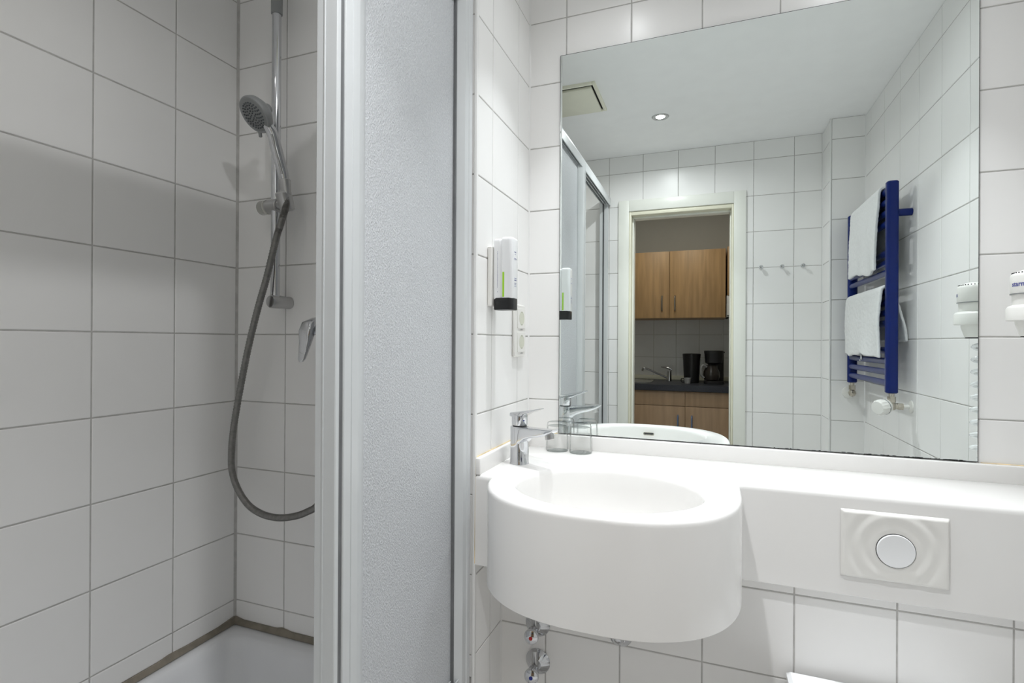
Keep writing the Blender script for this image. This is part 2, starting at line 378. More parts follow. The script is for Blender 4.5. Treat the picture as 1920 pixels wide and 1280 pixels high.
# ------------------------------------------------------------------ vanity with basin
zc, zb = F0-.330, F0-.555
van = thing('vanity_washbasin', 'white one-piece vanity shelf with a round-fronted washbasin', 'washbasin', (.33, -.2, zb))
def supell(a):
    c, s = math.cos(a), math.sin(a); n_ = 2.5
    return (.325+.288*math.copysign(abs(c)**(2/n_), c), -.318+.290*math.copysign(abs(s)**(2/n_), s))
arc = [supell(PI+PI*k/72) for k in range(73)]
left = [p for p in arc[:36] if p[1] < -.407]; right = [p for p in arc[36:] if p[1] < -.262]
front = [(.001, -.405), (.0405, -.405)] + left + right + [(.613, -.259), (.6145, -.2535), (.62, -.25)]
outl = [(.001, -.001)] + front + [(1.259, -.25), (1.259, -.001)]
outl = [outl[0], (.001, -.12), (.001, -.26)] + outl[1:-2] + [(.8, -.25), (1.03, -.25)] + outl[-2:] + [(.9, -.001), (.5, -.001), (.2, -.001)]
bm = B()
rings = [[Vector((x, y, z)) for x, y in (offset_poly(outl, d) if d else outl)] for d, z in ((.011, zc), (.0065, zc-.001), (.0028, zc-.0035), (.0008, zc-.0075), (0, zc-.013), (0, zb+.002), (.002, zb))]
rv = loft(bm, rings, cap=False)
bc = Vector((.325, -.395)); ba, bb = .213, .172; NB = 64
bowl = [(1.035, 0), (1.014, -.0015), (.996, -.006), (.983, -.014), (.976, -.045), (.966, -.085), (.950, -.118), (.90, -.142), (.78, -.157), (.4, -.166), (.1, -.169)]
rb = loft(bm, [[Vector((bc.x+ba*s*math.cos(2*PI*k/NB), bc.y+bb*s*math.sin(2*PI*k/NB), zc+h_)) for k in range(NB)] for s, h_ in bowl], cap=False)
bm.faces.new(rb[-1]); bm.edges.ensure_lookup_table()
def loop_edges(vs): return [bm.edges.get((vs[i], vs[(i+1) % len(vs)])) or bm.edges.new((vs[i], vs[(i+1) % len(vs)])) for i in range(len(vs))]
bmesh.ops.triangle_fill(bm, use_beauty=True, edges=loop_edges(rv[0])+loop_edges(rb[0]), normal=(0, 0, 1))
bmesh.ops.triangle_fill(bm, use_beauty=True, edges=loop_edges(rv[-1]), normal=(0, 0, -1))
obj('basin_body', bm, basin_m, van, smooth=40)
bm = B(); box(bm, .001, 1.259, -.016, -.001, zc-.002, F0-.287, .0035, 3); obj('upstand', bm, basin_m, van)
bm = B(); box(bm, .0005, .0135, -.4045, -.0165, zc-.002, F0-.288, .004, 3); obj('upstand', bm, basin_m, van)
for pts_, r_ in (([(.0015, -.398, F0-.2878), (.0015, -.016, F0-.2878), (.012, -.003, F0-.2868), (.10, -.003, F0-.2868)], .0016), ([(.0005, -.4052, F0-.288), (.0005, -.4056, F0-.55)], .0014), ([(1.162, -.003, F0-.2866), (1.258, -.003, F0-.2866)], .0012)):
    bm = B(); tube(bm, pts_, r_, 6); obj('silicone_joint', bm, silicone_m, van)
# overflow slot on the front inside wall and the waste
bm = B(); poly = rrect(.042, .011, .0054, 4)
slot = axis((.3225, -.5515, F0-.3605), (0, 1, .55)); prism(bm, poly, -.004, .0012, slot); obj('overflow_slot', bm, nickel_m, van)
bm = B(); poly = rrect(.036, .0062, .003, 4); prism(bm, poly, .001, .0016, slot); obj('overflow_opening', bm, dark_m, van)
bm = B(); lathe(bm, [(.001, .004), (.026, .004), (.030, .002), (.031, 0)], Matrix.Translation((bc.x, bc.y, zc-.169))); obj('waste_plug', bm, chrome_m, van)

# ------------------------------------------------------------------ basin tap
td = Vector((.9006, -.4348, 0)); tp = Vector((-td.y, td.x, 0)); t0 = Vector((.0615, -.2485, zc))
def TL(s, t_, h_): return t0 + td*s + tp*t_ + Vector((0, 0, h_))
tap = thing('basin_mixer_tap', 'chrome single-lever mixer tap on the corner of the washbasin', 'tap', t0)
bm = B()
def plan(rx, ry, n=28, e=2.6): return [(rx*math.copysign(abs(math.cos(a))**(2/e), math.cos(a)), ry*math.copysign(abs(math.sin(a))**(2/e), math.sin(a))) for a in [2*PI*k/n for k in range(n)]]
loft(bm, [[TL(x, y, h_+max(0, -x)*sl) for x, y in plan(rx, ry)] for rx, ry, h_, sl in ((.0245, .0245, .0, 0), (.0245, .0245, .002, 0), (.0235, .0235, .004, 0), (.0228, .0228, .05, 0), (.0232, .0228, .085, 0), (.0238, .0228, .099, .02), (.0225, .0215, .1015, .02))])
sec = []
for s, hw, lo, hi in ((-.012, .0205, .050, .0985), (.012, .0212, .052, .1005), (.022, .0212, .062, .1012), (.034, .021, .071, .1018), (.055, .0205, .0775, .1025), (.085, .0195, .0835, .104), (.108, .0185, .0905, .1055), (.122, .0165, .098, .1068), (.1295, .0125, .1035, .1072)):
    rr = min(.006, (hi-lo)*.4)
    sec.append([TL(s, x, (lo+hi)/2+y) for x, y in rrect(hw*2, hi-lo, rr, 4)])
loft(bm, sec); obj('tap_body', bm, chrome_m, tap, smooth=40)
bm = B(); lathe(bm, [(.0095, -.012), (.0115, -.0105), (.0118, .004)], axis(TL(.109, 0, .0905), (td*-.22+Vector((0, 0, 1)))), 24); obj('aerator', bm, dull_chrome_m, tap)
bm = B(); cyl(bm, TL(0, 0, .100), TL(0, 0, .107), .0195, seg=28); obj('neck_ring', bm, black_m, tap)
bm = B()
loft(bm, [[TL(x+off, y, h_+(x+.02)*sl) for x, y in plan(rx, rx, 28, 2.3)] for rx, h_, off, sl in ((.0195, .1045, 0, 0), (.0205, .106, 0, 0), (.0208, .124, 0, .05), (.0208, .131, 0, .10), (.0195, .1335, 0, .12))])
sec = []
for s, hw, lo, hi in ((-.0215, .017, .126, .1375), (-.005, .0185, .128, .1405), (.018, .0185, .131, .1445), (.036, .0175, .1395, .1475), (.058, .0155, .1465, .1515), (.070, .0135, .1512, .1542), (.080, .0105, .1545, .1562)):
    sec.append([TL(s, x, (lo+hi)/2+y) for x, y in rrect(hw*2, hi-lo, min(.004, (hi-lo)*.42), 3)])
loft(bm, sec); lev = obj('lever', bm, chrome_m, tap, smooth=40)
bm = B(); lathe(bm, [(.0022, 0), (.0022, .0012)], axis(TL(.0195, -.004, .1185), td), 12); obj('hot_cold_mark', bm, bluemark_m, lev)

# ------------------------------------------------------------------ two upturned tumblers
def glass(loc, label, rot):
    g = thing('drinking_glass', label, 'glass', loc, 'upturned tumblers on the vanity shelf')
    bm = B(); L = Vector(loc)
    def rad(r, z, a): return r*(1+.05*abs(math.cos(9*a))-.02) if (r > .022 and .048 < z < .080) else r
    lathe(bm, [(.0318, 0), (.0338, .0006), (.0342, .003), (.0336, .040), (.0340, .043), (.0328, .0455), (.0322, .050), (.0306, .078), (.0298, .0845), (.027, .0868), (.001, .0868),
               ], Matrix.Translation(L) @ Matrix.Rotation(rot, 4, 'Z'), 72, rad)
    lathe(bm, [(.0316, 0.0), (.0314, .002), (.0300, .070), (.028, .0755), (.001, .0765)], Matrix.Translation(L), 72)
    # open the mouth: drop the two bottom caps and join the rims
    caps = [f for f in bm.faces if len(f.verts) == 72 and abs(f.calc_center_median().z-L.z) < .0003]
    bmesh.ops.delete(bm, geom=caps, context='FACES_ONLY')
    ed = [e_ for e_ in bm.edges if e_.is_boundary and abs(e_.verts[0].co.z-L.z) < .0003]
    bmesh.ops.bridge_loops(bm, edges=ed)
    obj('glass_body', bm, glass_m, g, smooth=50); return g
glass((.1115, -.0465, zc+.0005), 'clear upturned fluted tumbler in the corner behind the tap spout', .1)
glass((.1855, -.0515, zc+.0005), 'clear upturned fluted tumbler beside the other one, farther from the tap', .3)

# ------------------------------------------------------------------ soap dispenser on the niche side wall
sd = thing('soap_dispenser', 'white wall-mounted soap dispenser bottle with lime stripe and black cap', 'dispenser', (0, -.305, F0+.1))
bm = B(); z0, z1 = F0+.084, F0+.273
prism(bm, [(x+.0065, y-.306) for x, y in rrect(.012, .058, .004, 4)], z0+.010, z1-.022, ch=.003); obj('wall_bracket', bm, white_pl_m, sd)
def lobe(xa, xb, k, r): return [((xa+xb)/2+x, -.303+y) for x, y in rrect((xb-xa)*k, .049*k, r*k, 6)]
bm = B()
for xa, xb, r, zt_ in ((.0125, .0375, .008, z1-.003), (.0335, .0675, .0105, z1)):
    loft(bm, [[Vector((x, y, z)) for x, y in lobe(xa, xb, k, r)] for k, z in ((.93, z0+.028), (1, z0+.034), (1, zt_-.010), (.985, zt_-.005), (.93, zt_-.0015), (.82, zt_))])
bot = obj('bottle', bm, white_gloss_m, sd, smooth=45)
bm = B(); loft(bm, [[Vector((x, y, z)) for x, y in lobe(.0128, .0672, k, .012)] for k, z in ((.95, z0), (1., z0+.0025), (1., z0+.0295), (.98, z0+.031))]); obj('cap', bm, black_m, sd, smooth=45)
def flat(bm, ps): bm.faces.new([bm.verts.new(p) for p in ps])
YA, YB_ = -.3278, -.2782
for y_ in (YA, YB_):
    bm = B(); flat(bm, [(.0400, y_, z0+.0335), (.0452, y_, z0+.0335), (.0452, y_, z0+.098), (.0400, y_, z0+.098)]); obj('lime_stripe', bm, green_m, bot, recalc=False)
bm = B(); xx = .0678; tops = ((.0, .012, .150, .0022), (.003, .010, .145, .0012), (-.002, .0155, .134, .0010), (-.002, .0145, .1315, .0008), (.0, .016, .082, .0016), (.0, .0155, .0765, .0026), (.001, .015, .0695, .0010), (.002, .013, .0655, .0010), (.0, .0155, .0610, .0012))
for a_, b_, z_, h_ in tops:
    n_ = 6 if h_ > .0011 else 1; w_ = (b_-a_)/n_
    for k in range(n_):
        q0, q1 = -.3125+a_+w_*k, -.3125+a_+w_*(k+.78 if n_ > 1 else 1)
        flat(bm, [(xx, q0, z0+z_), (xx, q1, z0+z_), (xx, q1, z0+z_+h_), (xx, q0, z0+z_+h_)])
obj('blue_label_print', bm, blue_print_m, bot, recalc=False)['kind'] = 'stuff'
bm = B()
for k in range(28):
    w_ = random.uniform(.0010, .0022); z_ = z0+.058+k*.0034; flat(bm, [(.0255, YA, z_), (.0255+w_, YA, z_), (.0255+w_, YA, z_+.0018), (.0255, YA, z_+.0018)])
flat(bm, [(.0258, YA, z0+.046), (.0275, YA, z0+.046), (.0275, YA, z0+.048), (.0258, YA, z0+.048)])
obj('side_print', bm, grey_print_m, bot, recalc=False)['kind'] = 'stuff'

# ------------------------------------------------------------------ double socket
so = thing('double_socket', 'white double wall socket below the soap dispenser', 'socket', (0, -.104, F0+.034))
bm = B(); prism(bm, rrect(.092, .158, .006, 4), 0, .010, axis((0, -.104, F0+.034), (1, 0, 0)) @ Matrix.Rotation(0, 4, 'Z'), ch=.003)
so_p = obj('cover_plate', bm, white_pl_m, so)
for zz in (F0+.0715, F0+.0005):
    m_ = axis((.0102, -.097, zz), (1, 0, 0))
    bm = B(); prism(bm, rrect(.066, .060, .004, 4), -.001, .0022, m_, ch=.0008); ins = obj('socket_insert', bm, white_pl_m, so)
    bm = B(); lathe(bm, [(.0215, .0024), (.0205, .0030), (.0190, .0026), (.0185, .0023), (.0001, .0023)], m_, 28); obj('socket_well', bm, socket_m, ins)
    for s in (-.0185, .0185):
        bm = B(); lathe(bm, [(.0016, .0020), (.0016, .0029)], m_ @ Matrix.Translation((0, s, 0)), 10); obj('earth_contact', bm, dark_m, ins)
    bm = B(); box(bm, .0121, .0127, -.106, -.088, zz-.0345, zz-.0332); obj('shadow_gap', bm, dark_m, ins)

# ------------------------------------------------------------------ flush plate
fp = thing('flush_plate', 'ivory toilet flush plate with ripple relief and one round button', 'flush plate', (.916, -.25, F0-.515))
bm = B(); NX, NZ = 64, 50; W_, H_ = .196, .148; gv = []
def relief(x, z):
    r = math.hypot(x, z); h_ = .0078
    h_ += .0011*math.cos((r-.066)/.0145*PI)*math.exp(-((r-.066)/.030)**2) if r > .04 else 0
    ex = min(W_/2-abs(x), H_/2-abs(z)); k = min(1, max(0, ex/.006)); return h_*(k*(2-k)) if ex < .006 else h_
for j in range(NZ+1):
    row = []
    for i in range(NX+1):
        u = -1+2*i/NX; v = -1+2*j/NZ; u = math.copysign(abs(u)**.85, u); v = math.copysign(abs(v)**.85, v)
        x, z = u*W_/2, v*H_/2; row.append(bm.verts.new((.916+x, -.2505-relief(x, z), F0-.437+z)))
    gv.append(row)
for j in range(NZ):
    for i in range(NX): bm.faces.new((gv[j][i], gv[j][i+1], gv[j+1][i+1], gv[j+1][i]))
obj('cover_plate', bm, white_pl_m, fp, smooth=60)
bmx = axis((.918, -.2575, F0-.441), (0, -1, 0))
bm = B(); lathe(bm, [(.0364, -.002), (.0364, .0018), (.001, .0018)], bmx, 40); obj('button_gap', bm, dark_m, fp)
bm = B(); lathe(bm, [(.0352, -.002), (.0352, .0028), (.0335, .0042), (.020, .0036), (.001, .0033)], bmx, 40); obj('flush_button', bm, white_gloss_m, fp)

# ------------------------------------------------------------------ angle valves, trap
def angle_valve(loc, label, mark):
    x, z = loc; v = thing('angle_valve', label, 'valve', (x, YL, z), 'angle valves under the washbasin')
    bm = B(); lathe(bm, [(.034, 0), (.0345, .002), (.031, .006), (.016, .016), (.0135, .018)], axis((x, YL, z), (0, -1, 0)), 32); obj('rosette', bm, chrome_m, v)
    bm = B(); cyl(bm, (x, YL-.016, z), (x, YL-.045, z), .0115, ch=.001); cyl(bm, (x, YL-.03, z), (x, YL-.03, z+.045), .008); obj('valve_body', bm, dull_chrome_m, v)
    bm = B(); d = Vector((.12, -1, .02)); p = Vector((x+.001, YL-.043, z))
    def rad(r, zz, a): return r*(1+.05*math.cos(6*a)) if .008 < zz < .02 else r
    lathe(bm, [(.0135, 0), (.0145, .002), (.0150, .012), (.0185, .021), (.0195, .026), (.0175, .032), (.011, .0355), (.001, .0365)], axis(p, d), 36, rad); kb = obj('valve_knob', bm, chrome_m, v)
    bm = B(); lathe(bm, [(.0052, .0355), (.0048, .0372), (.001, .0375)], axis(p, d), 18); obj('colour_mark', bm, mark, kb)
    return v
angle_valve((.1095, F0-.7685), 'chrome angle valve with a red dot, half hidden under the washbasin', red_m)
angle_valve((.1105, F0-.871), 'chrome angle valve with a blue dot, below the red-dotted one', bluemark_m)
tr = thing('bottle_trap', 'chrome drain trap below the washbasin, only its lower rim showing', 'drain trap', (.333, -.3, F0-.75))
bm = B(); lathe(bm, [(.031, 0), (.0315, .002), (.028, .008), (.017, .018), (.0155, .02)], axis((.333, YL, F0-.7525), (0, -1, 0)), 32); obj('wall_rosette', bm, chrome_m, tr)
bm = B(); tube(bm, smooth_path([(.333, YL-.008, F0-.7525), (.333, YL-.024, F0-.7515), (.3325, YL-.036, F0-.742), (.332, YL-.042, F0-.715), (.329, -.30, F0-.665), (.326, -.36, F0-.625), (.325, -.39, F0-.595), (.325, -.395, zb+.003)], 5), .0145, 14); obj('drain_pipe', bm, chrome_m, tr)

# ------------------------------------------------------------------ toilet (only a corner of its lid reaches the picture)
to = thing('toilet', 'white wall-hung toilet under the flush plate, a corner of its lid visible', 'toilet', (.90, -.45, .08))
def dplan(w_, y0, y1, n=20):
    pts = [(.90-w_, y0)]
    for k in range(n+1):
        a = PI+PI*k/n; pts.append((.90+w_*math.cos(a), (y0-.16)+(y1-(y0-.16))*-math.sin(a)))
    return pts + [(.90+w_, y0)]
bm = B(); loft(bm, [[Vector((.90+(x-.90)*k, -.228+(y+.228)*kk, z)) for x, y in dplan(.178, -.228, -.755)] for k, kk, z in ((.55, .52, .07), (.68, .62, .12), (.86, .82, .25), (.98, .97, .36), (1, 1, .40))]); obj('pan', bm, white_gloss_m, to)
bm = B(); prism(bm, dplan(.182, -.24, -.765), .403, .418, ch=.004); obj('seat', bm, white_gloss_m, to)
bm = B(); prism(bm, dplan(.186, -.235, -.768), .420, .448, ch=.008); obj('lid', bm, white_gloss_m, to)

# ------------------------------------------------------------------ hair dryer
hx, hy = 1.211, -.138
hd = thing('hair_dryer', 'white wall-mounted hair dryer hanging in its holder beside the mirror', 'hair dryer', (XR, hy, F0+.02))
T_ = Matrix.Translation((hx, hy, F0))
bm = B(); box(bm, 1.235, XR-.0005, hy-.035, hy+.035, F0+.012, F0+.10, .006); obj('wall_holder', bm, white_pl_m, hd)
bm = B(); lathe(bm, [(.0475, .110), (.0485, .1125), (.0488, .148), (.047, .1535), (.042, .158), (.030, .1625), (.001, .1655)], T_, 48); body = obj('dryer_head', bm, white_pl_m, hd)
bm = B(); lathe(bm, [(.0455, .078), (.0455, .1095)], T_, 48); obj('dryer_body', bm, white_pl_m, hd)
bm = B(); lathe(bm, [(.0488, .1005), (.0494, .1015), (.0494, .1022), (.0465, .104)], T_ @ Matrix.Translation((0, 0, .009)), 48); obj('seam_ring', bm, grey_plastic_m, hd)
bm = B(); lathe(bm, [(.053, .052), (.0555, .0535), (.0555, .079), (.052, .084), (.046, .0865), (.044, .0865)], T_, 48); obj('holder_collar', bm, white_pl_m, hd)
bm = B(); lathe(bm, [(.031, .0185), (.0335, .022), (.040, .044), (.041, .053)], T_, 48); obj('nozzle', bm, white_pl_m, hd)
bm = B(); lathe(bm, [(.0312, .0165), (.0312, .0195)], T_, 48); obj('nozzle_ring', bm, dark_m, hd)
bm = B()
for k in range(40):
    a = 2*PI*k/40; c, s = math.cos(a), math.sin(a); box(bm, -.0009, .0009, -.0009, .0009, -.0011, .0011)
    for v in bm.verts[-8:] if False else list(bm.verts)[-8:]: v.co = Vector((hx+(.0452+v.co.x)*c-v.co.y*s, hy+(.0452+v.co.x)*s+v.co.y*c, F0+.1562+v.co.z))
obj('air_slots', bm, dark_m, hd)
# brand lettering wrapped round the head
cu = bpy.data.curves.new('lettering', 'FONT'); cu.body = 'starmix'; cu.size = .0145; cu.align_x = 'CENTER'; cu.offset = .0003
to_ = bpy.data.objects.new('tmp', cu); C.objects.link(to_); dg = bpy.context.evaluated_depsgraph_get()
me = bpy.data.meshes.new_from_object(to_.evaluated_get(dg)); bpy.data.objects.remove(to_)
bm = B(); bm.from_mesh(me); bmesh.ops.triangulate(bm, faces=bm.faces[:]); bmesh.ops.subdivide_edges(bm, edges=bm.edges[:], cuts=2)
for v in bm.verts:
    a = math.radians(-90-63) + v.co.x/.0487; v.co = Vector((hx+.04895*math.cos(a), hy+.04895*math.sin(a), F0+.1265+v.co.y))
lt = obj('lettering', bm, blue_print_m, body, smooth=0, recalc=False)
# coiled cord
bm = B(); pts = []
n_ = 14*9
for i in range(n_+1):
    t = i/n_; a = 2*PI*9*t; z = F0+.012-.298*t; rr = .018*min(1, i/6)
    pts.append((1.2135+rr*math.cos(a)-.004*t, -.136+rr*math.sin(a), z))
pts += [(1.203, -.126, F0-.297), (1.202, -.112, F0-.293), (1.210, -.102, F0-.282), (1.228, -.105, F0-.272), (1.2585, -.12, F0-.268)]
tube(bm, pts, .0045, 8); obj('coiled_cord', bm, white_gloss_m, hd)

# ------------------------------------------------------------------ towel radiator (seen in the mirror)
rd = thing('towel_radiator', 'blue ladder towel radiator on the side wall', 'radiator', (1.195, -1.08, F0-.19))
ry0, ry1 = -.792, -1.372
for yy in (ry0, ry1):
    bm = B(); poly = [(1.195+x, yy+y) for x, y in rrect(.040, .032, .011, 5)]
    prism(bm, poly, F0-.187, F0+.620, ch=.004); up_ = obj('upright', bm, blue_m, rd)
    for zz in (F0+.500,):
        bm = B(); cyl(bm, (1.21, yy-.004, zz), (XR, yy-.004, zz), .014, seg=20, ch=.0015); obj('wall_bracket', bm, blue_m, up_)
bars = [.592, .550, .508, .466, .352, .314, .276, .202, .160, .120, .080, -.024, -.066, -.108, -.150]
me0 = None
for zz in bars:
    bm = B(); rings = [[Vector((1.187+x, y, F0+zz+z)) for x, z in [(.0085*math.cos(2*PI*k/14), .0125*math.sin(2*PI*k/14)) for k in range(14)]] for y in (ry1+.012, ry0-.012)]
    loft(bm, rings); obj('bar', bm, blue_m, rd)
# pipes and valves
bm = B(); cyl(bm, (1.196, ry0, F0-.187), (1.196, ry0, F0-.20), .009); cyl(bm, (1.196, ry0, F0-.20), (1.196, ry0, F0-.222), .0145, seg=6); lathe(bm, [(.001, -.017), (.012, -.013), (.0165, 0), (.012, .013), (.001, .017)], Matrix.Translation((1.196, ry0, F0-.236)), 20)
cyl(bm, (1.196, ry0, F0-.236), (1.216, ry0, F0-.236), .0115); cyl(bm, (1.214, ry0, F0-.236), (1.232, ry0, F0-.236), .0135, seg=6); cyl(bm, (1.18, ry0-.004, F0-.236), (1.196, ry0, F0-.236), .0125); obj('radiator_valve', bm, nickel_m, rd)
bm = B(); cyl(bm, (1.23, ry0, F0-.236), (1.26, ry0, F0-.236), .0075); lathe(bm, [(.024, 0), (.0235, .004), (.012, .008)], axis((1.2595, ry0, F0-.236), (-1, 0, 0)), 28); obj('pipe_rosette', bm, white_pl_m, rd)
bm = B(); hdv = Vector((-.80, .58, -.12)); p = Vector((1.186, ry0-.003, F0-.236))
def rad(r, z, a): return r*(1+.035*math.copysign(1, math.cos(14*a))) if .024 < z < .05 else r
lathe(bm, [(.016, 0), (.022, .003), (.0275, .010), (.0295, .022), (.0285, .0245), (.0285, .046), (.024, .053), (.001, .054)], axis(p, hdv), 56, rad); th = obj('thermostat_head', bm, white_pl_m, rd)
bm = B(); lathe(bm, [(.0294, .0205), (.0302, .0210), (.0302, .0230), (.0294, .0235)], axis(p, hdv), 40); obj('thermostat_ring', bm, grey_plastic_m, th)
bm = B(); cyl(bm, (1.196, ry1, F0-.187), (1.196, ry1, F0-.20), .009); cyl(bm, (1.196, ry1, F0-.20), (1.196, ry1, F0-.222), .0145, seg=6); lathe(bm, [(.001, -.018), (.012, -.013), (.017, 0), (.012, .013), (.001, .018)], Matrix.Translation((1.196, ry1, F0-.238)), 20)
cyl(bm, (1.196, ry1, F0-.238), (1.196, ry1-.03, F0-.238), .012, seg=6); obj('radiator_valve', bm, nickel_m, rd)
bm = B(); cyl(bm, (1.196, ry1-.028, F0-.238), (1.196, YC, F0-.238), .0075); lathe(bm, [(.030, 0), (.0295, .005), (.012, .009)], axis((1.192, YC+.0005, F0-.238), (0, 1, 0)), 28); obj('pipe_rosette', bm, white_pl_m, rd)
bm = B(); box(bm, 1.172, 1.180, -1.13, -1.118, F0-.070, F0-.012, .002); box(bm, 1.168, 1.172, -1.134, -1.114, F0-.074, F0-.068, .001); obj('bar_clip', bm, chrome_m, rd)

def towel(label, ya, yb, ztop, zf0, zf1, zback, xf, xb, seed, flare=0.):
    """A doubled bath towel over a radiator bar. ya/yb: ends along the bar, zf0/zf1: front hem heights at both ends."""
    random.seed(seed); ph = [random.uniform(0, 6.28) for _ in range(6)]
    nu, nv = 60, 36; th_ = .0075; grid = []
    for j in range(nv+1):
        v = j/nv; y = ya+(yb-ya)*v; zf = F0+zf0+(zf1-zf0)*v; path = []
        zf += .006*math.sin(9*v+ph[0])+.003*math.sin(23*v+ph[1])
        bar = Vector((1.187, 0, F0+ztop-.0175)); R_ = .018
        Lf, Lb = bar.z-zf, bar.z-(F0+zback)
        tot = Lf+PI*R_+Lb; pts = []
        for i in range(nu+1):
            s = tot*i/nu
            if s < Lf: k = (Lf-s)/Lf; x = 1.187-R_-(1.187-R_-xf)*min(1, k*2.2)+.004*math.sin(7*v+3*k+ph[2])*k+.005*k*k*math.sin(15*v+ph[3]); z = zf+s; nx, nz = -1, 0
            elif s < Lf+PI*R_: a = PI-(s-Lf)/R_; x = 1.187+R_*math.cos(a); z = bar.z+R_*math.sin(a); nx, nz = math.cos(a), math.sin(a)
            else: k = (s-Lf-PI*R_)/Lb; x = 1.187+R_+(xb-1.187-R_)*min(1, k*1.4)+flare*k*(1-v)+.003*math.sin(8*v+4*k+ph[4])*k; z = bar.z-(s-Lf-PI*R_); nx, nz = 1, 0
            sh = .006*math.sin(2.4*s/tot*PI+ph[5])*(1 if v > .5 else -1)*abs(v-.5)*2
            pts.append((x, y+sh, z, nx, nz))
        grid.append(pts)
    bm = B(); out, inn = [], []
    for pts in grid:
        out.append([bm.verts.new((x+nx*th_, y, z+nz*th_)) for x, y, z, nx, nz in pts]); inn.append([bm.verts.new((x-nx*th_*.6, y, z-nz*th_*.6)) for x, y, z, nx, nz in pts])
    for G in (out, inn):
        for j in range(nv):
            for i in range(nu): bm.faces.new((G[j][i], G[j][i+1], G[j+1][i+1], G[j+1][i]))
    for j in (0, nv):
        for i in range(nu): bm.faces.new((out[j][i], out[j][i+1], inn[j][i+1], inn[j][i]))
    for i in (0, nu):
        for j in range(nv): bm.faces.new((out[j][i], out[j+1][i], inn[j+1][i], inn[j][i]))
    o = obj('bath_towel', bm, towel_m, smooth=70); tag(o, label, 'towel', 'white towels on the radiator')
    m_ = o.modifiers.new('sub', 'SUBSURF'); m_.levels = m_.render_levels = 1
    tx = bpy.data.textures.new('terry', 'CLOUDS'); tx.noise_scale = .012
    d_ = o.modifiers.new('pile', 'DISPLACE'); d_.texture = tx; d_.strength = .004; d_.mid_level = .5
    return o
towel('white towel hung over the top bar of the blue radiator', -.848, -1.268, .612, .286, .302, .27, 1.163, 1.216, 3)
towel('white towel hung over the middle bar of the blue radiator', -.812, -1.352, .222, -.047, -.050, .01, 1.160, 1.226, 5, flare=.022)
random.seed(21)

# ------------------------------------------------------------------ ceiling things
ve = thing('ceiling_vent', 'cream square extractor vent in the ceiling near the shower', 'vent', (-.03, -.79, CEIL))
bm = B(); vx0, vx1, vy0, vy1 = -.155, .082, -.925, -.640
for r in sub_rect((vx0, vx1, vy0, vy1), (vx0+.014, vx1-.014, vy0+.014, vy1-.014)): box(bm, r[0], r[1], r[2], r[3], CEIL-.012, CEIL+.001, .003)
obj('vent_frame', bm, cream_m, ve)
bm = B(); box(bm, vx0+.012, vx1-.012, vy0+.012, vy1-.012, CEIL-.004, CEIL+.002); obj('vent_well', bm, dark_m, ve)
bm = B(); box(bm, vx0+.018, vx1-.021, vy0+.018, vy1-.024, CEIL-.020, CEIL-.0065, .004); obj('vent_cover', bm, cream_m, ve)
def downlight(key, label):
    x, y = LAMP_POS[key]
    d = thing('ceiling_downlight', label, 'ceiling lamp', (x, y, CEIL), 'recessed ceiling downlights')
    T2 = Matrix.Translation((x, y, CEIL))
    bm = B(); lathe(bm, [(.0218, -.0006), (.0285, -.0030), (.030, -.0048), (.038, -.0038), (.0420, .0)], T2, 36)
    bm.faces.ensure_lookup_table(); bmesh.ops.delete(bm, geom=[f for f in bm.faces if len(f.verts) > 4], context='FACES_ONLY'); obj('trim_ring', bm, dull_chrome_m, d)
    bm = B(); lathe(bm, [(.0215, -.0012), (.001, -.0018)], T2, 28); obj('lamp_face', bm, lampglass_m, d)
    for nm, (wt_, sp_) in zip(('downlight_beam', 'downlight_spill'), LAMP_W[key]):
        L = bpy.data.lights.new(nm, 'AREA'); L.shape = 'DISK'; L.size = .043; L.energy = wt_; L.color = LAMP_COL[key]; L.spread = math.radians(sp_)
        lo = bpy.data.objects.new(nm, L); C.objects.link(lo); lo.location = (x, y, CEIL-.006)
    return d
downlight('mirror_a', 'round chrome ceiling downlight above the washbasin')
downlight('mirror_b', 'round chrome ceiling downlight above the vanity shelf')
downlight('door', 'round chrome ceiling downlight in the middle of the room, seen in the mirror')
downlight('shower', 'added unseen ceiling downlight that fills in light over the shower tray')  # added lamp, out of view, softens the head rail's shadow band

# ------------------------------------------------------------------ robe hooks on the doorway wall
for i, x in enumerate((.812, .915, 1.016)):
    pos = ('beside the door frame', 'between the two others', 'beside the tiled pier')[i]
    if i == 0:
        h0 = thing('wall_hook', 'small chrome knob hook on the tiled doorway wall, '+pos, 'hook', (x, YD, F0+.4185), 'chrome knob hooks on the doorway wall')
        bm = B(); lathe(bm, [(.010, 0), (.010, .003), (.008, .004)], axis((x, YD, F0+.4185), (0, 1, 0)), 20); obj('base', bm, chrome_m, h0)
        bm = B(); lathe(bm, [(.004, .003), (.004, .014), (.009, .018), (.0105, .023), (.008, .028), (.001, .0295)], axis((x, YD, F0+.4185), (0, 1, 0)), 20); obj('knob', bm, chrome_m, h0)
    else: dup(h0, (x, YD, F0+.4185), 'small chrome knob hook on the tiled doorway wall, '+pos)

